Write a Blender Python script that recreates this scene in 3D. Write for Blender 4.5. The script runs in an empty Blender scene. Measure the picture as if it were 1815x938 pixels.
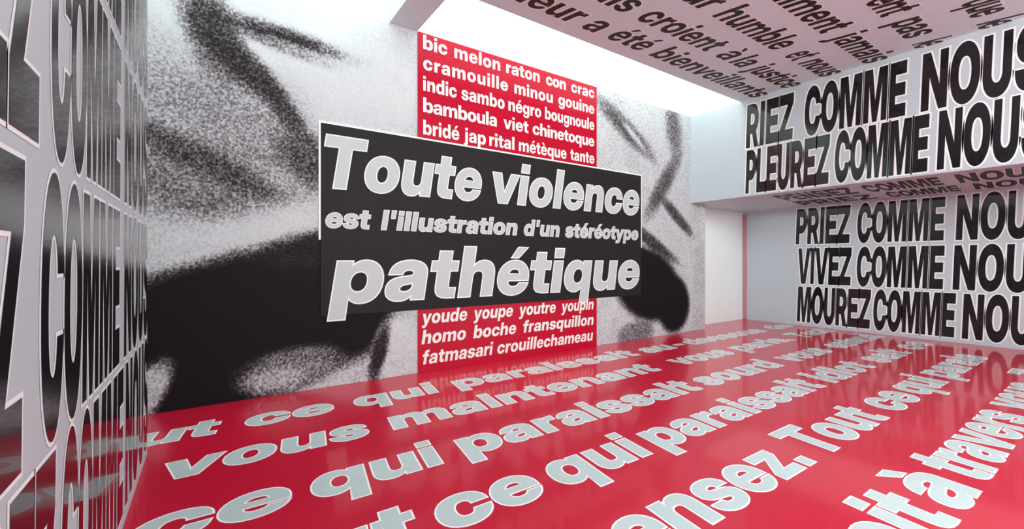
import bpy, math, random
from mathutils import Vector, Matrix
from mathutils.geometry import delaunay_2d_cdt

# ------------------------------------------------------------------ camera, world, light, exposure
scene = bpy.context.scene
C = scene.collection
YAW = -math.atan2(.5661, .8243)
cam_data = bpy.data.cameras.new('camera')
cam_data.sensor_width = 36
cam_data.lens = 36 * 776 / 1815
cam_data.shift_y = -7 / 1815
cam_data.clip_start = .02
cam = bpy.data.objects.new('camera', cam_data)
cam.location = (0, 0, 1.5)
cam.rotation_euler = (math.pi / 2, 0, YAW)
C.objects.link(cam)
scene.camera = cam

world = bpy.data.worlds.new('world'); scene.world = world
world.use_nodes = True
bg = world.node_tree.nodes['Background']
bg.inputs['Color'].default_value = (.93, .97, 1, 1)
bg.inputs['Strength'].default_value = 2.0

scene.view_settings.view_transform = 'Standard'
scene.view_settings.look = 'None'
scene.view_settings.gamma = 1
scene.view_settings.exposure = -0.02
SKYLIGHT = 5.0            # the two light wells by the mural
REAR_FILL = 12.0       # added glowing panel behind the camera, lifts the room light

# added unseen area lamps that brighten the room
def fill_lamp(loc, size, power, rot, color=(.98, 1, .96)):
    d = bpy.data.lights.new('fill_area', 'AREA'); d.shape = 'RECTANGLE'
    d.size, d.size_y = size; d.energy = power; d.color = color
    o = bpy.data.objects.new('fill_area', d); o.location = loc; o.rotation_euler = rot
    C.objects.link(o)
    return o
fill_lamp((3.2, -3.2, 4.0), (5, 1.2), 430, (math.radians(66), 0, math.radians(-34)))  # added fill from behind the camera, turned towards the right

fill_lamp((9.85, 2.9, 2.66), (2.3, 5.4), 30, (0, 0, 0), (.95, 1, .98))   # added unseen fill under the bulkhead, lightens alcove and right wall

# ------------------------------------------------------------------ dimensions (metres)
CEIL = 4.55               # ceiling
MURAL_Y = 5.51            # face of the mural wall
WELL_Y = 4.45             # edge of the ceiling slab, start of the light wells
LEFT_X = -.41             # face of the left wall
BULK_X = 8.39             # face of the overhanging bulkhead
SOFFIT = 2.72             # its underside
RIGHT_X = 11.23           # face of the right wall
BACK_Y = 5.90             # back of the alcove
NEAR_Y = -4.0
WELL_TOP = 6.3

# ------------------------------------------------------------------ helpers
def tag(o, label=None, cat=None, group=None, kind=None):
    if label: o['label'] = label
    if cat: o['category'] = cat
    if group: o['group'] = group
    if kind: o['kind'] = kind
    return o

def mesh_obj(name, verts, faces, mats, parent=None, fm=None):
    me = bpy.data.meshes.new(name)
    me.from_pydata(verts, [], faces)
    for m in (mats if isinstance(mats, (list, tuple)) else [mats]): me.materials.append(m)
    if fm: me.polygons.foreach_set('material_index', fm)
    me.update()
    o = bpy.data.objects.new(name, me); C.objects.link(o)
    if parent: o.parent = parent
    return o

class Boxes:
    def __init__(s): s.v = []; s.f = []
    def add(s, x0, x1, y0, y1, z0, z1):
        n = len(s.v)
        s.v += [(x, y, z) for z in (z0, z1) for y in (y0, y1) for x in (x0, x1)]
        s.f += [tuple(n + i for i in q) for q in ((0, 2, 3, 1), (4, 5, 7, 6), (0, 1, 5, 4), (2, 6, 7, 3), (0, 4, 6, 2), (1, 3, 7, 5))]
        return s
    def build(s, name, mat, parent=None, kind='structure'):
        o = mesh_obj(name, s.v, s.f, mat, parent)
        if kind and not parent: o['kind'] = kind
        return o

# ------------------------------------------------------------------ materials
def new_mat(name):
    m = bpy.data.materials.new(name); m.use_nodes = True
    nt = m.node_tree
    return m, nt, nt.nodes['Principled BSDF']

def paint(name, col, rough, var=.03, scale=3.0, spec=.5, coat=0, coat_rough=.05, coat_ior=1.5, bump=.0, bscale=60):
    m, nt, b = new_mat(name)
    N = nt.nodes.new; L = nt.links.new
    tc = N('ShaderNodeTexCoord')
    no = N('ShaderNodeTexNoise'); no.inputs['Scale'].default_value = scale; no.inputs['Detail'].default_value = 4
    L(tc.outputs['Object'], no.inputs['Vector'])
    mp = N('ShaderNodeMapRange')
    mp.inputs['To Min'].default_value = 1 - var; mp.inputs['To Max'].default_value = 1 + var
    L(no.outputs['Fac'], mp.inputs['Value'])
    mx = N('ShaderNodeVectorMath'); mx.operation = 'SCALE'
    mx.inputs[0].default_value = col
    L(mp.outputs['Result'], mx.inputs['Scale'])
    L(mx.outputs['Vector'], b.inputs['Base Color'])
    b.inputs['Roughness'].default_value = rough
    b.inputs['Specular IOR Level'].default_value = spec
    b.inputs['Coat Weight'].default_value = coat
    b.inputs['Coat Roughness'].default_value = coat_rough
    b.inputs['Coat IOR'].default_value = coat_ior
    if bump:
        n2 = N('ShaderNodeTexNoise'); n2.inputs['Scale'].default_value = bscale
        L(tc.outputs['Object'], n2.inputs['Vector'])
        bp = N('ShaderNodeBump'); bp.inputs['Strength'].default_value = bump; bp.inputs['Distance'].default_value = .002
        L(n2.outputs['Fac'], bp.inputs['Height']); L(bp.outputs['Normal'], b.inputs['Normal'])
    return m

M = dict(
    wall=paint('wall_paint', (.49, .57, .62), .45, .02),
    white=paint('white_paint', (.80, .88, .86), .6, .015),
    rear=paint('rear_paint', (.62, .62, .64), .7, .02),
    ceiling=paint('ceiling_paint', (.64, .78, .83), .6, .03, 2),
    floor=paint('red_floor_gloss', (.52, .007, .034), .35, .06, 1.5, spec=.12, coat=.75, coat_rough=.10, coat_ior=1.26),
    floor_white=paint('floor_letter_vinyl', (.50, .60, .61), .35, .02, 4, spec=.15, coat=.75, coat_rough=.10, coat_ior=1.26),
    rim=paint('white_letter_edge', (.86, .90, .90), .5, .01),
    black=paint('black_letter_vinyl', (.008, .008, .010), .15, .1, 5, spec=.4, coat=.35, coat_rough=.03),
    ceiling_black=paint('black_ceiling_vinyl', (.012, .006, .008), .5, .1, 5, spec=.3),
    panel_black=paint('black_panel_print', (.014, .013, .012), .6, .25, 6, spec=.2),
    panel_red=paint('red_panel_print', (.46, .0015, .024), .24, .05, 3, spec=.3),
    panel_text=paint('panel_letter_grey', (.50, .55, .55), .5, .03, 6),
    red_text=paint('red_panel_letter', (.84, .82, .78), .5, .02, 6),
    pink=paint('pink_corner_strip', (.52, .24, .28), .7, .05),
)
m, nt, b = new_mat('skylight_diffuser')
b.inputs['Base Color'].default_value = (.8, .8, .8, 1)
b.inputs['Emission Color'].default_value = (.97, 1, .96, 1)
b.inputs['Emission Strength'].default_value = SKYLIGHT
M['sky'] = m
m, nt, b = new_mat('rear_fill_glow')  # glow of the added rear panel
b.inputs['Base Color'].default_value = (.8, .8, .8, 1)
b.inputs['Emission Color'].default_value = (.96, .98, 1, 1)
b.inputs['Emission Strength'].default_value = REAR_FILL
M['fill_rear'] = m

# ------------------------------------------------------------------ setting
floor = Boxes().add(-1.9, 11.5, NEAR_Y, BACK_Y + .3, -.15, 0).build('floor', M['floor'])
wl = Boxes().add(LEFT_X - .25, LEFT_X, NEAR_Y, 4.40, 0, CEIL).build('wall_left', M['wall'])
Boxes().add(-1.9, -1.7, 4.0, MURAL_Y, 0, WELL_TOP).add(-1.7, LEFT_X - .25, 4.0, 4.2, 0, CEIL).build('wall_left_return', M['white'])
Boxes().add(-1.9, 8.95, MURAL_Y + .02, BACK_Y + .3, 0, CEIL).add(-1.9, 11.5, MURAL_Y + .02, BACK_Y + .3, CEIL, WELL_TOP)\
    .add(8.95, 11.5, BACK_Y, BACK_Y + .3, 0, CEIL).build('wall_back', M['white'])
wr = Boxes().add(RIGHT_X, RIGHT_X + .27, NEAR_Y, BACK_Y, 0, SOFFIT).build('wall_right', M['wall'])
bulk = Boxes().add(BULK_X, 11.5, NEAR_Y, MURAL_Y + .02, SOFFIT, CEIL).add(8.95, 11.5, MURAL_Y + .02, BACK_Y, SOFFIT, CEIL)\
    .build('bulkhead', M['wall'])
tag(bulk, 'pale overhanging wall box on the right, its face lettered RIEZ and PLEUREZ COMME NOUS')
ceil = Boxes().add(-1.9, 11.5, -2.9, WELL_Y, CEIL, CEIL + .2).build('ceiling', M['ceiling'])
beam = Boxes().add(1.88, 2.256, WELL_Y, MURAL_Y + .02, CEIL, CEIL + .2).build('ceiling_beam', M['ceiling'])
tag(beam, 'narrow pinkish grey ceiling beam crossing the bright light well above the mural')
# light wells: side cheeks, skylight on top; added fill panel at the rear
Boxes().add(-1.9, 11.5, WELL_Y - .1, WELL_Y, CEIL + .2, WELL_TOP).add(BULK_X, BULK_X + .1, WELL_Y, MURAL_Y + .02, CEIL, WELL_TOP)\
    .build('trim_1', M['white'])
Boxes().add(-1.7, BULK_X, WELL_Y, MURAL_Y + .02, WELL_TOP, WELL_TOP + .05).build('window_1', M['sky'])
Boxes().add(5.5, 11.5, NEAR_Y, -2.9, CEIL + .8, CEIL + .85).build('rear_fill_panel', M['fill_rear'])  # added emissive panel out of view, fills the room with light
Boxes().add(-1.9, 11.5, -3.0, -2.9, CEIL + .2, CEIL + .8).add(-1.9, 5.5, NEAR_Y, -2.9, CEIL + .2, CEIL + .3).build('trim_2', M['white'])
Boxes().add(RIGHT_X - .012, RIGHT_X, BACK_Y - .10, BACK_Y - .005, .005, SOFFIT - .06).build('trim_3', M['pink'])  # thin pink strip up the alcove corner

# ------------------------------------------------------------------ lettering
GLYPHS = {"a":[581,[[210,-9,160,-5,116,8,80,30,52,60,34,99,29,147,33,189,45,222,64,250,89,272,119,288,154,300,193,308,233,314,276,318,309,322,334,328,350,336,359,346,362,361,360,378,353,391,343,401,328,409,310,414,289,416,267,414,248,409,232,400,220,388,212,374,208,357,48,357,58,410,81,455,117,491,165,518,224,534,295,540,349,536,397,527,438,512,472,491,498,465,518,433,529,397,533,356,533,0,365,0,365,74,346,48,326,27,302,11,276,0,245,-7],[262,104,289,106,314,114,335,127,351,145,361,166,364,190,364,238,356,235,348,232,338,229,326,227,314,224,300,221,286,219,270,216,249,212,230,205,214,196,202,185,194,172,192,155,194,140,200,128,211,117,225,110,242,105]]],"b":[625,[[371,-12,338,-9,307,-1,279,12,255,30,235,53,219,82,218,0,48,0,48,745,220,745,220,457,239,483,260,503,284,519,310,531,340,537,373,540,436,531,491,505,536,463,570,408,592,341,599,265,592,187,571,119,537,64,492,23,436,-3],[323,126,352,130,377,143,398,163,413,190,422,225,425,265,422,305,413,339,398,366,377,386,352,399,323,403,292,398,266,386,244,365,227,338,217,304,213,265,217,225,227,192,244,164,266,143,292,130]]],"c":[582,[[299,-12,223,-3,156,23,101,64,60,120,35,187,26,264,35,341,60,408,101,464,156,505,223,531,299,540,352,536,400,524,444,505,481,479,511,447,535,409,551,367,558,320,392,320,389,338,383,355,375,369,364,381,352,391,337,398,321,402,302,404,273,399,247,387,227,366,212,338,203,304,200,264,203,224,212,189,227,162,248,141,273,129,302,124,321,126,337,130,351,138,364,147,374,159,382,174,388,191,392,209,558,209,552,163,537,120,514,83,483,50,446,24,402,4,353,-8]]],"d":[625,[[254,-12,190,-3,134,23,89,64,54,119,33,187,26,265,33,341,55,408,89,463,135,505,190,531,253,540,286,537,315,531,342,519,366,503,387,483,405,457,405,745,578,745,578,0,407,0,407,82,391,53,370,30,346,12,319,-1,288,-9],[303,126,333,130,360,143,382,164,398,192,409,225,412,265,409,304,398,338,382,365,360,386,333,398,303,403,273,399,248,386,228,366,213,339,203,305,200,265,203,225,213,190,228,163,248,143,273,130]]],"e":[585,[[298,-12,222,-3,156,23,101,65,60,121,35,188,26,264,35,340,60,407,101,463,155,505,220,531,294,540,351,535,402,520,448,496,487,464,518,424,542,378,557,325,561,268,561,222,82,222,82,324,481,324,402,303,399,335,390,362,374,384,354,400,328,410,298,413,268,410,242,400,222,384,206,362,197,335,194,303,194,227,197,195,207,166,223,143,245,126,272,116,304,112,328,114,349,119,368,128,383,139,395,153,403,169,558,169,541,119,512,75,470,39,420,11,362,-6]]],"f":[407,[[387,528,387,395,9,395,9,528],[106,0,106,586,111,636,126,675,151,706,187,728,233,741,290,745,320,745,348,745,371,745,387,745,387,612,377,612,363,612,347,612,334,612,308,609,291,599,281,582,278,557,278,0]]],"g":[625,[[308,-216,234,-210,173,-193,125,-167,90,-131,66,-89,52,-41,217,-41,223,-56,233,-69,247,-80,265,-87,285,-92,308,-94,351,-87,381,-67,400,-34,407,12,407,93,390,65,370,42,346,25,318,13,288,6,254,4,190,12,134,38,89,79,54,132,33,196,26,269,33,344,55,409,89,464,135,505,190,531,253,540,286,537,316,530,343,518,367,501,388,480,406,454,406,528,578,528,578,29,569,-49,545,-111,505,-158,452,-191,386,-210],[303,138,333,142,360,155,382,175,398,202,409,234,412,272,409,310,398,343,382,370,360,389,333,402,303,406,273,402,248,390,228,371,213,344,203,311,200,272,203,234,213,201,228,174,248,154,273,142]]],"h":[615,[[220,287,220,0,48,0,48,745,220,745,220,387,192,387,223,449,264,498,317,529,386,540,439,533,484,515,520,485,546,443,562,392,568,332,568,0,395,0,395,296,390,337,373,368,346,386,309,392,284,390,262,381,244,367,231,346,223,320]]],"i":[268,[[48,0,48,528,220,528,220,0],[134,579,96,585,65,604,45,632,39,666,45,701,65,729,96,747,133,753,171,747,202,729,222,701,228,666,222,632,202,604,171,585]]],"j":[269,[[49,528,221,528,221,-32,216,-85,199,-129,173,-164,135,-189,87,-204,28,-209,-39,-209,-39,-75,-4,-75,20,-72,36,-61,45,-42,49,-15],[134,579,97,585,66,604,46,632,40,666,46,701,66,729,97,747,134,753,172,747,202,729,223,701,229,666,223,632,202,604,172,585]]],"l":[297,[[233,0,149,9,92,36,59,83,48,152,48,745,220,745,220,169,223,151,230,139,243,132,261,129,267,129,272,129,278,129,283,129,283,0,270,0,258,0,245,0]]],"m":[924,[[48,0,48,528,214,528,214,405,205,405,222,447,244,481,272,507,304,525,338,536,375,540,431,531,480,505,516,462,534,405,519,405,533,445,554,478,583,505,618,524,656,536,698,540,746,534,790,517,826,490,853,452,870,406,876,351,876,0,703,0,703,313,698,350,681,378,656,394,624,400,602,397,582,389,566,376,554,358,547,336,544,311,544,0,379,0,379,315,374,350,358,377,333,394,301,400,279,397,260,389,243,376,231,357,223,335,220,308,220,0]]],"n":[615,[[220,287,220,0,48,0,48,528,218,528,218,387,192,387,223,449,264,498,317,529,386,540,439,533,484,515,520,485,546,443,562,392,568,332,568,0,395,0,395,296,390,337,373,368,346,386,309,392,284,390,262,381,244,367,231,346,223,320]]],"o":[608,[[304,-12,226,-3,159,22,103,63,61,118,35,186,26,264,35,342,61,409,103,464,159,506,226,531,304,540,382,531,449,506,505,464,547,409,573,342,581,264,573,186,547,118,505,63,449,22,382,-3],[304,125,332,129,357,141,378,161,394,188,404,223,407,264,404,305,394,340,378,367,357,387,332,399,304,403,276,399,250,387,229,367,214,340,204,305,200,264,204,223,214,188,229,161,250,141,276,129]]],"p":[625,[[48,-209,48,528,218,528,218,459,238,484,259,504,283,519,310,531,340,537,373,540,436,531,491,505,536,463,570,408,592,341,599,265,592,187,571,119,537,64,492,23,436,-3,371,-12,338,-9,308,-1,281,12,257,29,238,51,222,78,220,-209],[323,126,352,130,377,143,398,163,413,190,422,225,425,265,422,305,413,339,398,366,377,386,352,399,323,403,292,398,266,386,244,365,227,338,217,304,213,265,217,225,227,192,244,164,266,143,292,130]]],"q":[625,[[578,-209,405,-209,405,78,388,51,368,29,345,12,318,-1,288,-9,254,-12,190,-3,134,23,89,64,54,119,33,187,26,265,33,341,55,408,89,463,135,505,190,531,253,540,286,537,316,531,343,519,367,504,388,484,405,459,407,528,578,528],[303,126,333,130,360,143,382,164,398,192,409,225,412,265,409,304,398,338,382,365,360,386,333,398,303,403,273,399,248,386,228,366,213,339,203,305,200,265,203,225,213,190,228,163,248,143,273,130]]],"r":[403,[[48,0,48,528,215,528,215,435,234,479,261,508,298,524,345,530,358,530,370,530,381,529,392,529,392,387,380,388,363,388,343,389,324,389,295,385,270,375,249,358,233,334,223,305,220,270,220,0]]],"s":[551,[[281,-13,212,-8,152,9,101,36,61,72,35,117,23,169,193,169,201,143,219,123,245,110,278,105,310,109,334,118,349,132,354,151,350,166,338,179,318,188,290,195,194,212,126,232,76,266,45,311,35,367,42,416,63,458,98,492,145,518,203,534,272,539,341,533,400,517,448,490,484,454,507,409,515,357,357,357,351,382,334,403,309,416,278,421,248,418,225,408,211,393,206,376,210,360,221,348,239,338,263,332,370,313,441,293,490,263,519,222,529,169,521,118,498,73,460,37,411,10,351,-7]]],"t":[402,[[381,528,381,395,9,395,9,528],[100,672,272,672,272,177,275,156,282,143,297,135,321,133,335,133,353,133,369,133,381,133,381,0,364,0,340,0,312,0,283,0,201,9,144,36,111,82,100,149]]],"u":[615,[[230,-12,177,-5,132,13,96,43,69,85,53,136,48,196,48,528,220,528,220,232,226,191,243,161,270,142,306,136,331,138,353,147,371,161,384,182,393,208,395,241,395,528,568,528,568,0,398,0,398,141,423,141,393,79,352,30,298,-1]]],"v":[585,[[195,0,2,528,182,528,259,285,274,235,288,184,302,134,315,84,274,84,288,134,301,184,315,235,330,285,404,528,583,528,390,0]]],"x":[562,[[2,0,212,304,208,239,16,528,202,528,238,467,257,432,275,400,292,368,308,336,259,336,277,368,294,400,312,432,332,467,369,528,552,528,353,239,357,304,560,0,373,0,333,65,315,99,297,130,280,160,263,191,302,191,285,160,267,130,250,99,230,65,188,0]]],"y":[585,[[64,-209,64,-75,138,-75,154,-74,166,-70,176,-64,183,-54,190,-40,196,-23,205,1,2,528,182,528,260,285,275,235,290,185,304,134,318,84,268,84,282,134,295,185,310,235,325,285,404,528,583,528,355,-74,336,-118,313,-152,287,-177,257,-195,221,-206,180,-209,152,-209,122,-209,93,-209]]],"z":[554,[[49,0,49,113,299,393,49,394,49,528,501,528,501,408,256,134,505,133,505,0]]],"é":[585,[[298,-12,222,-3,156,23,101,65,60,121,35,188,26,264,35,340,60,407,101,463,155,505,220,531,294,540,351,535,402,520,448,496,487,464,518,424,542,378,557,325,561,268,561,222,82,222,82,324,481,324,402,303,399,335,390,362,374,384,354,400,328,410,298,413,268,410,242,400,222,384,206,362,197,335,194,303,194,227,197,195,207,166,223,143,245,126,272,116,304,112,328,114,349,119,368,128,383,139,395,153,403,169,558,169,541,119,512,75,470,39,420,11,362,-6],[226,592,320,751,483,751,343,592]]],"è":[585,[[298,-12,222,-3,156,23,101,65,60,121,35,188,26,264,35,340,60,407,101,463,155,505,220,531,294,540,351,535,402,520,448,496,487,464,518,424,542,378,557,325,561,268,561,222,82,222,82,324,481,324,402,303,399,335,390,362,374,384,354,400,328,410,298,413,268,410,242,400,222,384,206,362,197,335,194,303,194,227,197,195,207,166,223,143,245,126,272,116,304,112,328,114,349,119,368,128,383,139,395,153,403,169,558,169,541,119,512,75,470,39,420,11,362,-6],[244,592,104,751,267,751,361,592]]],"à":[581,[[210,-9,160,-5,116,8,80,30,52,60,34,99,29,147,33,189,45,222,64,250,89,272,119,288,154,300,193,308,233,314,276,318,309,322,334,328,350,336,359,346,362,361,360,378,353,391,343,401,328,409,310,414,289,416,267,414,248,409,232,400,220,388,212,374,208,357,48,357,58,410,81,455,117,491,165,518,224,534,295,540,349,536,397,527,438,512,472,491,498,465,518,433,529,397,533,356,533,0,365,0,365,74,346,48,326,27,302,11,276,0,245,-7],[262,104,289,106,314,114,335,127,351,145,361,166,364,190,364,238,356,235,348,232,338,229,326,227,314,224,300,221,286,219,270,216,249,212,230,205,214,196,202,185,194,172,192,155,194,140,200,128,211,117,225,110,242,105],[238,592,99,751,262,751,355,592]]],"T":[661,[[21,592,21,745,640,745,640,592,420,592,420,0,241,0,241,592]]],".":[275,[[138,-9,102,-2,72,18,51,49,44,85,51,121,72,151,102,172,138,179,174,172,205,151,225,121,232,85,225,49,205,18,174,-2]]],"'":[285,[[81,452,65,745,220,745,204,452]]],"-":[660,[[502,356,502,222,158,222,158,356]]]}
CAPS = {"Z":[668,[[25,0,25,156,304,480,326,506,350,532,374,559,398,585,423,611,448,638,472,569,437,569,403,569,368,569,333,569,299,569,264,569,32,569,32,745,640,745,640,589,365,264,342,238,319,211,296,185,272,159,248,133,223,106,200,176,234,176,269,176,304,176,339,176,373,176,408,176,643,176,643,0]]],"R":[682,[[40,0,40,745,356,745,413,741,464,731,510,713,551,689,584,659,611,623,630,582,642,536,646,485,642,436,630,391,609,351,581,316,547,287,505,264,458,247,404,236,346,233,168,233,168,394,341,394,361,395,379,399,395,406,409,414,421,425,430,438,437,452,442,468,443,485,442,503,437,518,430,533,421,545,409,556,395,564,379,571,361,575,341,576,248,576,248,0],[452,0,290,338,503,338,669,0]]],"I":[447,[[25,0,25,163,120,163,120,582,25,582,25,745,422,745,422,582,328,582,328,163,422,163,422,0]]],"E":[647,[[40,0,40,745,617,745,617,569,248,569,248,457,588,457,588,287,248,287,248,176,617,176,617,0]]],"C":[747,[[382,-12,316,-7,255,8,198,32,147,67,104,110,68,163,41,224,25,294,20,372,25,451,41,521,68,582,104,635,147,679,198,713,255,737,316,752,382,757,428,755,472,748,514,736,552,720,587,700,619,676,647,649,672,618,692,584,709,547,721,507,728,464,518,464,515,481,510,497,503,512,495,525,485,537,474,547,463,556,450,563,435,569,420,574,403,576,386,577,354,574,326,566,301,553,279,535,262,511,248,483,238,451,232,413,230,372,232,331,238,294,248,262,262,234,279,210,300,192,326,179,354,171,386,168,403,169,420,171,435,176,449,181,462,189,474,198,485,208,494,220,502,233,509,248,514,263,518,280,728,280,720,237,708,197,692,160,671,126,647,95,618,68,587,44,552,25,513,9,472,-3,428,-10]]],"O":[764,[[382,-12,316,-7,255,8,198,32,147,67,104,110,68,163,41,224,25,294,20,372,25,451,41,521,68,582,104,635,147,679,198,713,255,737,316,752,382,757,448,752,509,737,566,713,616,679,660,635,696,582,723,521,739,451,744,372,739,294,723,224,696,162,660,110,616,66,566,32,509,8,448,-7],[382,168,413,171,441,179,465,192,486,211,503,234,516,262,526,295,532,331,534,372,532,413,526,450,516,482,503,511,486,534,465,553,441,566,413,574,382,577,351,574,324,566,300,553,279,534,261,511,248,482,238,450,232,413,230,372,232,331,238,295,248,262,261,234,279,211,300,192,324,179,351,171]]],"M":[947,[[40,0,40,745,351,745,418,512,424,491,431,466,438,439,446,409,454,379,462,348,470,317,477,287,484,257,491,230,496,205,501,184,448,184,452,205,458,230,464,257,471,287,479,317,486,348,494,379,502,409,510,439,517,466,524,491,530,512,596,745,907,745,907,0,703,0,703,288,703,307,704,329,704,354,705,382,706,411,707,442,708,475,709,507,710,540,710,572,711,603,711,632,734,632,727,603,720,572,712,540,703,508,695,476,687,444,679,413,671,383,664,356,656,330,650,308,644,288,558,0,390,0,302,288,296,308,290,330,282,356,275,383,267,413,258,444,250,476,242,508,233,540,225,572,217,603,210,632,236,632,236,603,237,572,237,540,238,507,239,475,240,442,241,411,242,382,243,354,243,329,244,307,244,288,244,0]]],"N":[756,[[40,0,40,745,252,745,434,452,442,438,452,421,464,401,476,378,489,355,502,330,515,306,528,282,540,260,515,202,513,230,512,261,511,294,510,328,509,362,509,394,508,424,508,450,508,472,508,745,716,745,716,0,504,0,334,272,324,290,311,311,297,335,282,361,266,390,250,420,233,452,216,484,199,516,240,528,242,493,244,459,246,425,247,393,247,362,248,334,248,310,248,289,248,272,248,0]]],"U":[722,[[361,-12,299,-8,242,3,192,22,147,48,110,80,80,119,58,163,44,212,40,265,40,745,242,745,242,282,244,260,249,239,258,221,269,204,283,190,300,178,318,170,339,165,361,163,383,165,404,170,423,178,439,190,453,204,465,220,473,239,478,260,480,282,480,745,682,745,682,265,678,211,664,163,642,119,612,80,575,48,530,22,480,3,423,-8]]],"S":[702,[[352,-12,287,-9,229,1,178,18,134,41,98,71,69,106,48,148,36,195,32,248,228,248,231,229,237,212,246,196,258,183,272,172,289,164,309,157,331,153,354,152,376,153,395,156,412,160,427,166,440,174,450,183,458,194,462,205,464,218,463,229,458,240,451,249,441,258,427,265,411,272,391,279,368,285,342,290,268,304,202,322,147,347,103,380,71,421,52,467,46,519,50,564,63,606,84,644,114,677,149,704,192,727,240,744,293,754,350,757,410,754,463,744,510,728,552,705,586,677,614,642,635,603,648,558,654,509,463,509,458,533,447,554,430,570,409,583,384,590,354,593,336,592,319,589,303,585,289,579,277,571,268,562,261,552,256,541,255,529,256,518,260,507,266,498,276,491,288,483,303,477,321,471,342,465,366,460,426,450,467,441,503,431,536,419,565,406,590,391,612,374,630,355,644,335,656,312,663,288,668,262,670,233,665,184,653,139,632,100,604,67,568,39,524,17,473,1,416,-9]]],"P":[664,[[40,0,40,745,356,745,413,741,464,731,510,713,551,689,584,659,611,623,630,582,642,536,646,485,642,434,630,388,611,347,584,311,551,281,510,257,464,239,413,229,356,225,160,225,160,396,341,396,361,397,379,401,395,407,409,415,421,426,430,438,437,452,442,468,443,485,442,502,437,518,430,532,421,544,409,555,395,563,379,569,361,573,341,574,248,574,248,0]]],"L":[589,[[40,0,40,745,248,745,248,176,569,176,569,0]]],"V":[768,[[250,0,0,745,229,745,316,456,334,393,352,331,370,268,387,205,404,142,420,80,360,80,376,142,392,205,408,268,425,331,442,393,460,456,542,745,768,745,526,0]]]}

# square dots and plain straight stems, as in the lettering of the room
for k in 'ij': GLYPHS[k][1][-1] = [48, 600, 48, 745, 220, 745, 220, 600]
GLYPHS['.'][1][0] = [48, 0, 48, 165, 215, 165, 215, 0]
GLYPHS['l'] = [268, [[48, 0, 48, 745, 220, 745, 220, 0]]]
CAPS['I'] = [306, [[48, 0, 48, 745, 258, 745, 258, 0]]]

def area(c):
    return sum(c[i][0] * c[(i + 1) % len(c)][1] - c[(i + 1) % len(c)][0] * c[i][1] for i in range(len(c))) / 2

def offset(c, r):
    """move a contour outwards (outer contours run clockwise, holes the other way)"""
    n = len(c); out = []
    for i in range(n):
        p, a, q = Vector(c[i - 1]), Vector(c[i]), Vector(c[(i + 1) % n])
        d0 = (a - p); d1 = (q - a)
        if d0.length < 1e-7 or d1.length < 1e-7: out.append(a); continue
        d0.normalize(); d1.normalize()
        n0 = Vector((-d0.y, d0.x)); n1 = Vector((-d1.y, d1.x))
        k = n0 + n1
        if k.length < .2: out.append(a + n0 * r); continue
        k.normalize()
        out.append(a + k * r / max(.45, k.dot(n0)))
    return [(v.x, v.y) for v in out]

def winding(cs, x, y):
    w = 0
    for c in cs:
        for i in range(len(c)):
            x0, y0 = c[i - 1]; x1, y1 = c[i]
            if (y0 <= y) != (y1 <= y):
                t = x0 + (y - y0) / (y1 - y0) * (x1 - x0)
                if t > x: w += 1 if y1 > y0 else -1
    return w

def fill(cs, V, F, FM, height, mi, place):
    pts = []; edges = []
    for c in cs:
        n = len(pts); pts += [Vector(p) for p in c]
        edges += [(n + i, n + (i + 1) % len(c)) for i in range(len(c))]
    vs, _, fs, _, _, _ = delaunay_2d_cdt(pts, edges, [], 0, 1e-6)
    base = len(V)
    V += [place(v.x, v.y, height) for v in vs]
    for f in fs:
        x = sum(vs[i].x for i in f) / len(f); y = sum(vs[i].y for i in f) / len(f)
        if winding(cs, x, y): F.append(tuple(base + i for i in f)); FM.append(mi)

def word(text, x0, x1, base, em, place, mats, parent, label, slant=0, font=None, squash=None, rim=.012, lift=.003, name='lettering'):
    """one cut-out word: from x0 to x1 on its line; squash fixes the letter width and spreads the letters instead"""
    font = font or GLYPHS
    s = em / 1024
    g0 = min(font[text[0]][1][0][::2]) if font[text[0]][1] else 0
    tot = sum(font[ch][0] for ch in text)
    last = text[-1]; g1 = font[last][0] - max(max(c[::2]) for c in font[last][1])
    nat = (tot - g0 - g1) * s
    if squash: kx = squash; gap = (x1 - x0 - nat * kx) / max(1, len(text) - 1)
    else: kx = (x1 - x0) / nat; gap = 0
    V, F, FM = [], [], []
    pen = x0 - g0 * s * kx
    for ch in text:
        adv, cs = font[ch]
        P = []
        for c in cs:
            P.append([(pen + c[i] * s * kx + slant * c[i + 1] * s, base + c[i + 1] * s) for i in range(0, len(c), 2)])
        if P:
            if rim:
                big = max(P, key=lambda c: abs(area(c))); sg = -1 if area(big) > 0 else 1
                fill([offset(c, rim * sg) for c in P], V, F, FM, lift * .5, 1, place)
            fill(P, V, F, FM, lift, 0, place)
        pen += adv * s * kx + gap
    o = mesh_obj(name, V, F, mats, parent, FM)
    # turn every face towards the room
    me = o.data
    want = Vector(place(0, 0, 1)) - Vector(place(0, 0, 0))
    flip = [p.normal.dot(want) < 0 for p in me.polygons]
    if any(flip):
        import bmesh
        bm = bmesh.new(); bm.from_mesh(me); bm.faces.ensure_lookup_table()
        bmesh.ops.reverse_faces(bm, faces=[bm.faces[i] for i, q in enumerate(flip) if q])
        bm.to_mesh(me); bm.free()
    if label: o['label'] = label
    return o

XH = 1 / .565             # em for a wanted x-height
CAP = 1 / .7275           # em for a wanted cap height

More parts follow.
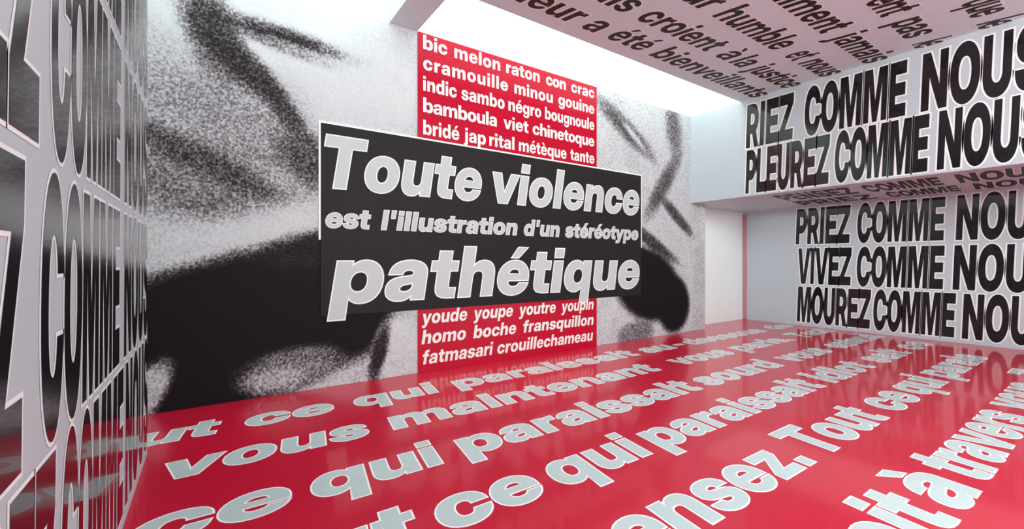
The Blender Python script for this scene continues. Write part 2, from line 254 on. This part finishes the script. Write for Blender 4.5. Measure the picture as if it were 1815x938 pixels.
# floor: lines run along X, letters stand towards the mural
pf = lambda x, y, h: (x, y, h)
rows = [
    (4.585, [('Tout', -1.3, .02), ('ce', .24, 1.00), ('qui', 1.22, 2.13), ('paraissait', 2.40, 5.62), ('au-dessous', 5.85, 9.75), ('de', 10.1, 11.0)]),
    (3.79, [('vous', -.32, 1.12), ('maintenant', 1.34, 5.09), ('vous', 5.58, 7.0), ('parle.', 7.25, 9.1), ('Tout', 9.5, 10.95)]),
    (2.96, [('ce', -.40, .39), ('qui', .52, 1.41), ('paraissait', 1.62, 4.74), ('sourd', 4.92, 6.75), ('vous', 7.1, 8.5), ('entend.', 8.85, 11.0)]),
    (2.19, [('Tout', -.45, .93), ('ce', 1.06, 1.79), ('qui', 1.92, 2.82), ('paraissait', 2.98, 6.05), ('idiot', 6.3, 7.75), ('sait', 8.1, 9.4), ('ce', 9.75, 10.7)]),
    (1.41, [('que', -.55, .60), ('vous', .85, 1.25 + .0), ('pensez.', 1.42, 3.71), ('Tout', 3.89, 5.33), ('ce', 5.60, 6.42), ('qui', 6.55, 7.50), ('parais', 7.75, 9.9)]),
    (.625, [('voit', 2.35, 3.56), ('à', 3.70, 4.12), ('travers', 4.28, 6.42), ('vous.', 6.68, 8.3), ('Tout', 8.7, 10.3)]),
]
rows[4] = (1.41, [('pensez.', 1.36, 3.71)] + rows[4][1][3:])
for base, ws in rows:
    for t, a, b_, in ws:
        word(t, a, b_, base, .345 * XH, pf, [M['floor_white'], M['rim']], floor, 'pale grey floor lettering reading ' + t, slant=.16, rim=.012, lift=.0016)

# ceiling: read from below, letters stand towards the camera
pc = lambda x, y, h: (x, -y, CEIL - h)
rows = [
    (-4.21, [('leur', 2.93, 3.80), ('a', 3.96, 4.21), ('été', 4.41, 5.12), ('bienveillants', 5.33, 8.36)]),
    (-3.67, [('ils', 3.72, 4.18), ('croient', 4.38, 5.93), ('à', 6.16, 6.43), ('la', 6.54, 6.88), ('justice', 7.02, 8.36)]),
    (-3.09, [('leur', 4.08, 4.93), ('humble', 5.13, 6.72), ('et', 7.02, 7.32), ('nous', 7.47, 8.36)]),
    (-2.50, [('aiment', 5.25, 6.76), ('jamais', 6.98, 8.36)]),
    (-1.905, [('ent', 6.35, 6.93), ('pas', 7.19, 7.88), ('le', 8.15, 8.37)]),
    (-1.27, [('que', 7.33, 7.90), ('le', 8.14, 8.37)]),
]
for base, ws in rows:
    for t, a, b_ in ws:
        word(t, a, b_, base, .305 * XH, pc, [M['ceiling_black'], M['rim']], ceil, 'black slanted ceiling lettering reading ' + t, slant=.25, rim=.020)

# walls: five lines of condensed capitals
BASES = [3.63, 2.75, 1.87, .96, .075]
pr = lambda X: (lambda x, z, h: (X - h, -x, z))          # right side, runs towards the camera
def caps(t, a, b_, z, place, par, lab, em=.815 * CAP, sl=.035, rim=.020):
    word(t, a, b_, z, em, place, [M['black'], M['rim']], par, lab % t, slant=sl, font=CAPS, rim=rim)
lab = 'black condensed wall lettering reading %s'
for (t, a, b_), c_, n_ in ((('RIEZ', -4.35, -3.54), (-3.36, -2.03), (-1.86, -.72)), (('PLEUREZ', -4.36, -3.0), (-2.92, -1.79), (-1.69, -.70))):
    z = BASES[0] if t == 'RIEZ' else BASES[1] + .02
    caps(t, a, b_, z, pr(BULK_X), bulk, lab); caps('COMME', c_[0], c_[1], z, pr(BULK_X), bulk, lab); caps('NOUS', n_[0], n_[1], z, pr(BULK_X), bulk, lab)
for t, z, a, b_, c0, c1, n0 in (('PRIEZ', 1.875, -4.67, -3.63, -3.50, -2.17, -2.01), ('VIVEZ', .965, -4.64, -3.61, -3.51, -2.18, -2.05), ('MOUREZ', .085, -4.645, -3.28, -3.23, -2.03, -1.93)):
    caps(t, a, b_, z, pr(RIGHT_X), wr, lab); caps('COMME', c0, c1, z, pr(RIGHT_X), wr, lab); caps('NOUS', n0, -.83, z, pr(RIGHT_X), wr, lab)
pl = lambda x, z, h: (LEFT_X + h, x, z)                  # left side, runs away from the camera
for t, z, a, b_, c0, c1, n0 in (('RIEZ', 3.62, 1.05, 1.90, 2.06, 3.24, 3.40), ('PLEUREZ', 2.73, .55, 1.97, 2.05, 3.19, 3.33),
                                ('PRIEZ', 1.835, .75, 1.80, 1.915, 3.16, 3.31), ('VIVEZ', .95, .62, 1.66, 1.81, 3.13, 3.285), ('MOUREZ', .085, .60, 1.94, 2.02, 3.24, 3.33)):
    caps(t, a, b_, z, pl, wl, lab, rim=.014); caps('COMME', c0, c1, z, pl, wl, lab, rim=.014); caps('NOUS', n0, 4.38, z, pl, wl, lab, rim=.014)
# underside of the bulkhead, two lines
ps = lambda x, y, h: (-y, -x, SOFFIT - h)
for base, t in ((-9.68, 'PENSEZ'), (-10.78, 'CROYEZ')):
    caps2 = lambda w, a, b_: word(w, a, b_, base, (.98 if base > -10 else .86) * CAP, ps, [M['ceiling_black'], M['rim']], bulk, 'black underside lettering reading ' + w, slant=.1, font=CAPS, rim=.012)
    if t == 'PENSEZ': caps2('PENSEZ', -4.15, -2.95)
    else: caps2('PRIEZ', -4.3, -3.0)
    caps2('COMME', -2.8, -1.85); caps2('NOUS', -1.68, -.75)

# ------------------------------------------------------------------ mural (flat print) and its panels
def smooth(a, b, v):
    t = min(1, max(0, (v - a) / (b - a))); return t * t * (3 - 2 * t)
# loose tonal forms of a generic enlarged grainy print: (x, z, radius x, radius z, turn, tone, softness)
FORMS = [
    (0.54, 4.01, 1.60, 0.90, -0.10, 0.80, 0.80),
    (0.23, 2.90, 1.00, 0.55, -0.50, 0.52, 0.70),
    (-0.21, 2.19, 0.80, 0.25, -0.40, 0.42, 0.70),
    (0.00, 3.91, 0.20, 0.50, 0.25, 0.30, 0.70),
    (0.25, 3.62, 0.50, 0.15, -0.70, 0.16, 0.70),
    (0.89, 3.96, 0.85, 0.13, -0.12, 0.16, 0.60),
    (1.01, 3.88, 0.60, 0.06, -0.12, 0.55, 0.60),
    (0.66, 3.22, 0.75, 0.10, -0.95, 0.22, 0.60),
    (-0.02, 2.50, 0.75, 0.15, -0.45, 0.26, 0.60),
    (0.89, 2.68, 0.35, 0.22, -0.90, 0.30, 0.60),
    (1.66, 3.71, 0.50, 0.45, 0.00, 0.80, 0.80),
    (0.66, 1.89, 1.20, 0.20, 0.25, 0.74, 0.70),
    (0.33, 1.33, 1.30, 0.26, 0.30, 0.08, 0.45),
    (1.26, 1.58, 0.70, 0.28, 0.10, 0.05, 0.40),
    (0.17, 0.68, 1.10, 0.74, 0.05, -0.10, 0.20),
    (1.01, 0.79, 0.90, 0.55, 0.00, -0.10, 0.25),
    (-0.12, 0.30, 0.45, 0.50, 0.00, -0.10, 0.30),
    (-0.53, 0.20, 0.15, 0.35, -0.50, 0.62, 0.40),
    (0.77, 0.28, 0.55, 0.24, 0.12, 0.38, 0.35),
    (0.60, 0.18, 0.30, 0.13, 0.12, 0.58, 0.60),
    (1.99, 0.35, 0.30, 0.42, 0.10, 0.72, 0.25),
    (1.75, 0.34, 0.09, 0.35, -0.25, 0.12, 0.50),
    (6.36, 3.94, 0.80, 0.17, -0.50, 0.30, 0.60),
    (6.60, 3.84, 0.40, 0.06, -0.60, 0.66, 0.60),
    (7.81, 4.18, 0.22, 0.55, 0.15, 0.36, 0.70),
    (7.45, 2.99, 0.75, 0.17, 0.90, 0.30, 0.60),
    (7.91, 2.40, 0.60, 0.12, -0.60, 0.24, 0.50),
    (7.01, 1.91, 0.95, 0.12, -0.45, 0.22, 0.45),
    (7.01, 1.03, 0.98, 0.66, -0.30, -0.10, 0.20),
    (6.36, 1.42, 0.75, 0.42, -0.20, -0.10, 0.22),
    (7.81, 0.60, 0.50, 0.55, 0.00, -0.10, 0.22),
    (6.65, 0.11, 0.50, 0.24, 0.05, 0.40, 0.30),
    (5.80, 0.31, 0.17, 0.33, 0.00, 0.68, 0.30),
    (8.66, 0.79, 0.20, 1.40, -0.05, 0.62, 0.25),
]
def build_mural():
    X0, X1, Z0, Z1 = -1.68, 8.92, .002, CEIL - .002
    nx, nz = 424, 182
    verts, tone, faces = [], [], []
    for j in range(nz + 1):
        z = Z0 + (Z1 - Z0) * j / nz
        for i in range(nx + 1):
            x = X0 + (X1 - X0) * i / nx
            t = .66
            for (cx, cz, rx, rz, an, tn, sf) in FORMS:
                dx, dz = x - cx, z - cz
                if abs(dx) > 3.2 * max(rx, rz) or abs(dz) > 3.2 * max(rx, rz): continue
                ca, sa = math.cos(an), math.sin(an)
                u = (dx * ca + dz * sa) / rx; v = (-dx * sa + dz * ca) / rz
                d = math.sqrt(u * u + v * v)
                k = 1 - smooth(1 - sf, 1 + sf, d)
                t = t + (tn - t) * k
            verts.append((x, MURAL_Y, z)); tone.append(t)
    W = nx + 1
    for j in range(nz):
        for i in range(nx):
            a = j * W + i; faces.append((a, a + 1, a + 1 + W, a + W))
    # closed slab: a second, coarse layer behind
    n = len(verts)
    verts += [(X0, MURAL_Y + .018, Z0), (X1, MURAL_Y + .018, Z0), (X1, MURAL_Y + .018, Z1), (X0, MURAL_Y + .018, Z1)]
    tone += [.66] * 4
    faces += [(n, n + 3, n + 2, n + 1), (nx, n + 1, n + 2, nx + nz * W), (0, nz * W, n + 3, n)]
    m, nt, b = new_mat('grainy_monochrome_print')
    N = nt.nodes.new; L = nt.links.new
    at = N('ShaderNodeAttribute'); at.attribute_name = 'tone'
    tc = N('ShaderNodeTexCoord')
    def noise(sc, det):
        q = N('ShaderNodeTexNoise'); q.inputs['Scale'].default_value = sc; q.inputs['Detail'].default_value = det
        L(tc.outputs['Object'], q.inputs['Vector']); return q
    def math_(op, a, b_):
        q = N('ShaderNodeMath'); q.operation = op
        for k, v in ((0, a), (1, b_)):
            if isinstance(v, (int, float)): q.inputs[k].default_value = v
            else: L(v, q.inputs[k])
        return q.outputs[0]
    g1 = math_('SUBTRACT', noise(48, 3).outputs['Fac'], .5)
    g2 = math_('SUBTRACT', noise(2.2, 5).outputs['Fac'], .5)
    # grain is strongest in the mid tones: t (1 - t)
    t0 = at.outputs['Fac']
    t1 = math_('ADD', t0, math_('MULTIPLY', g2, .16))
    amp = math_('MULTIPLY', math_('MULTIPLY', t1, math_('SUBTRACT', 1.0, t1)), 5.0)
    amp = math_('MAXIMUM', math_('MULTIPLY', amp, math_('SUBTRACT', 1.02, t1)), 0.0)
    t2 = math_('ADD', t1, math_('MULTIPLY', g1, math_('MULTIPLY', amp, 1.5)))
    r = N('ShaderNodeValToRGB')
    e = r.color_ramp.elements
    e[0].position = 0; e[0].color = (.008, .006, .008, 1)
    e[1].position = 1; e[1].color = (.74, .80, .82, 1)
    q = r.color_ramp.elements.new(.22); q.color = (.035, .03, .035, 1)
    q = r.color_ramp.elements.new(.45); q.color = (.19, .18, .195, 1)
    q = r.color_ramp.elements.new(.68); q.color = (.52, .55, .575, 1)
    L(t2, r.inputs['Fac']); L(r.outputs['Color'], b.inputs['Base Color'])
    b.inputs['Roughness'].default_value = .6; b.inputs['Specular IOR Level'].default_value = .12
    o = mesh_obj('photo_mural', verts, faces, m)
    a = o.data.attributes.new('tone', 'FLOAT', 'POINT'); a.data.foreach_set('value', tone)
    for p in o.data.polygons: p.use_smooth = False
    tag(o, 'huge grainy black and white print covering the back wall between floor and ceiling', 'mural')
    return o
build_mural()

def panel(name, x0, x1, z0, z1, depth, mat, edge, label):
    e = bpy.data.objects.new(name, None); C.objects.link(e)
    e.location = ((x0 + x1) / 2, MURAL_Y, z0)
    tag(e, label, 'wall panel')
    bx = Boxes(); bx.add(x0, x1, MURAL_Y - depth, MURAL_Y, z0, z1)
    o = bx.build('board', mat, e, None); o.matrix_parent_inverse = Matrix.Translation(-e.location)
    if edge:
        b2 = Boxes(); w = .022; d = depth + .002
        b2.add(x0 - w, x0, MURAL_Y - d, MURAL_Y, z0 + .9, z1 + w).add(x1, x1 + w, MURAL_Y - d, MURAL_Y, z0 + .9, z1 + w)
        b2.add(x0, x1, MURAL_Y - d, MURAL_Y, z1, z1 + w)
        f = b2.build('border', M['rim'], e, None); f.matrix_parent_inverse = Matrix.Translation(-e.location)
        f['label'] = 'thin white border'
    return e
def pw(d): return lambda x, z, h: (x, MURAL_Y - d - h, z + 1.5)
def pword(par, d, mats, t, a, b_, z, em, sl, label, rim, squash=None):
    o = word(t, a, b_, z, em, pw(d), mats, par, label, slant=sl, rim=rim, squash=squash)
    o.matrix_parent_inverse = Matrix.Translation(-par.location)

up = panel('text_panel', 2.26, 5.584, 3.142, CEIL - .002, .010, M['panel_red'], False, 'tall red panel with five lines of small white words, above the black panel')
low = panel('text_panel', 2.26, 5.584, .002, .843, .010, M['panel_red'], False, 'low red panel with three lines of slanted white words, under the black panel')
blk = panel('text_panel', 1.056, 6.76, .845, 3.117, .016, M['panel_black'], True, 'wide black panel reading Toute violence in big grey letters, across the mural')
RT = [M['red_text'], M['red_text']]
def line(par, z, em, sl, sq, ws, lab):
    for t, a, b_ in ws: pword(par, .010, RT, t, a, b_, z, em, sl, lab, 0, sq)
W = 'white lettering, %s line of the red panel'
line(up, 2.835, .262, 0, .98, [('bic', 2.335, 2.69), ('melon', 2.80, 3.56), ('raton', 3.67, 4.31), ('con', 4.44, 4.86), ('crac', 4.98, 5.52)], W % 'first')
line(up, 2.560, .262, 0, .98, [('cramouille', 2.335, 3.70), ('minou', 3.82, 4.58), ('gouine', 4.70, 5.52)], W % 'second')
line(up, 2.277, .270, 0, None, [('indic', 2.335, 2.835), ('sambo', 2.91, 3.64), ('négro', 3.71, 4.34), ('bougnoule', 4.42, 5.52)], W % 'third')
line(up, 1.990, .270, 0, .98, [('bamboula', 2.335, 3.50), ('viet', 3.62, 4.085), ('chinetoque', 4.17, 5.52)], W % 'fourth')
line(up, 1.690, .270, 0, None, [('bridé', 2.335, 2.875), ('jap', 2.95, 3.31), ('rital', 3.37, 3.82), ('métèque', 3.905, 4.875), ('tante', 4.96, 5.52)], W % 'fifth')
line(low, -.850, .262, .16, None, [('youde', 2.31, 2.99), ('youpe', 3.10, 3.78), ('youtre', 3.90, 4.63), ('youpin', 4.76, 5.49)], W % 'first')
line(low, -1.120, .262, .16, None, [('homo', 2.31, 2.97), ('boche', 3.10, 3.84), ('fransquillon', 3.97, 5.49)], W % 'second')
line(low, -1.392, .262, .16, None, [('fatmasari', 2.31, 3.41), ('crouillechameau', 3.50, 5.47)], W % 'third')
GT = [M['panel_text'], M['rim']]
def bline(ws, z, em, rim):
    for t, a, b_ in ws: pword(blk, .016, GT, t, a, b_, z, em, .155, 'grey white-edged lettering reading ' + t, rim)
bline([('Toute', 1.03, 3.19), ('violence', 3.37, 6.66)], .865, .62 * CAP, .014)
bline([('est', 1.10, 1.61), ("l'illustration", 1.77, 3.85), ("d'un", 3.99, 4.70), ('stéréotype', 4.84, 6.66)], .392, .19 * XH, .007)
bline([('pathétique', 1.17, 6.66)], -.51, .545 * XH, .016)
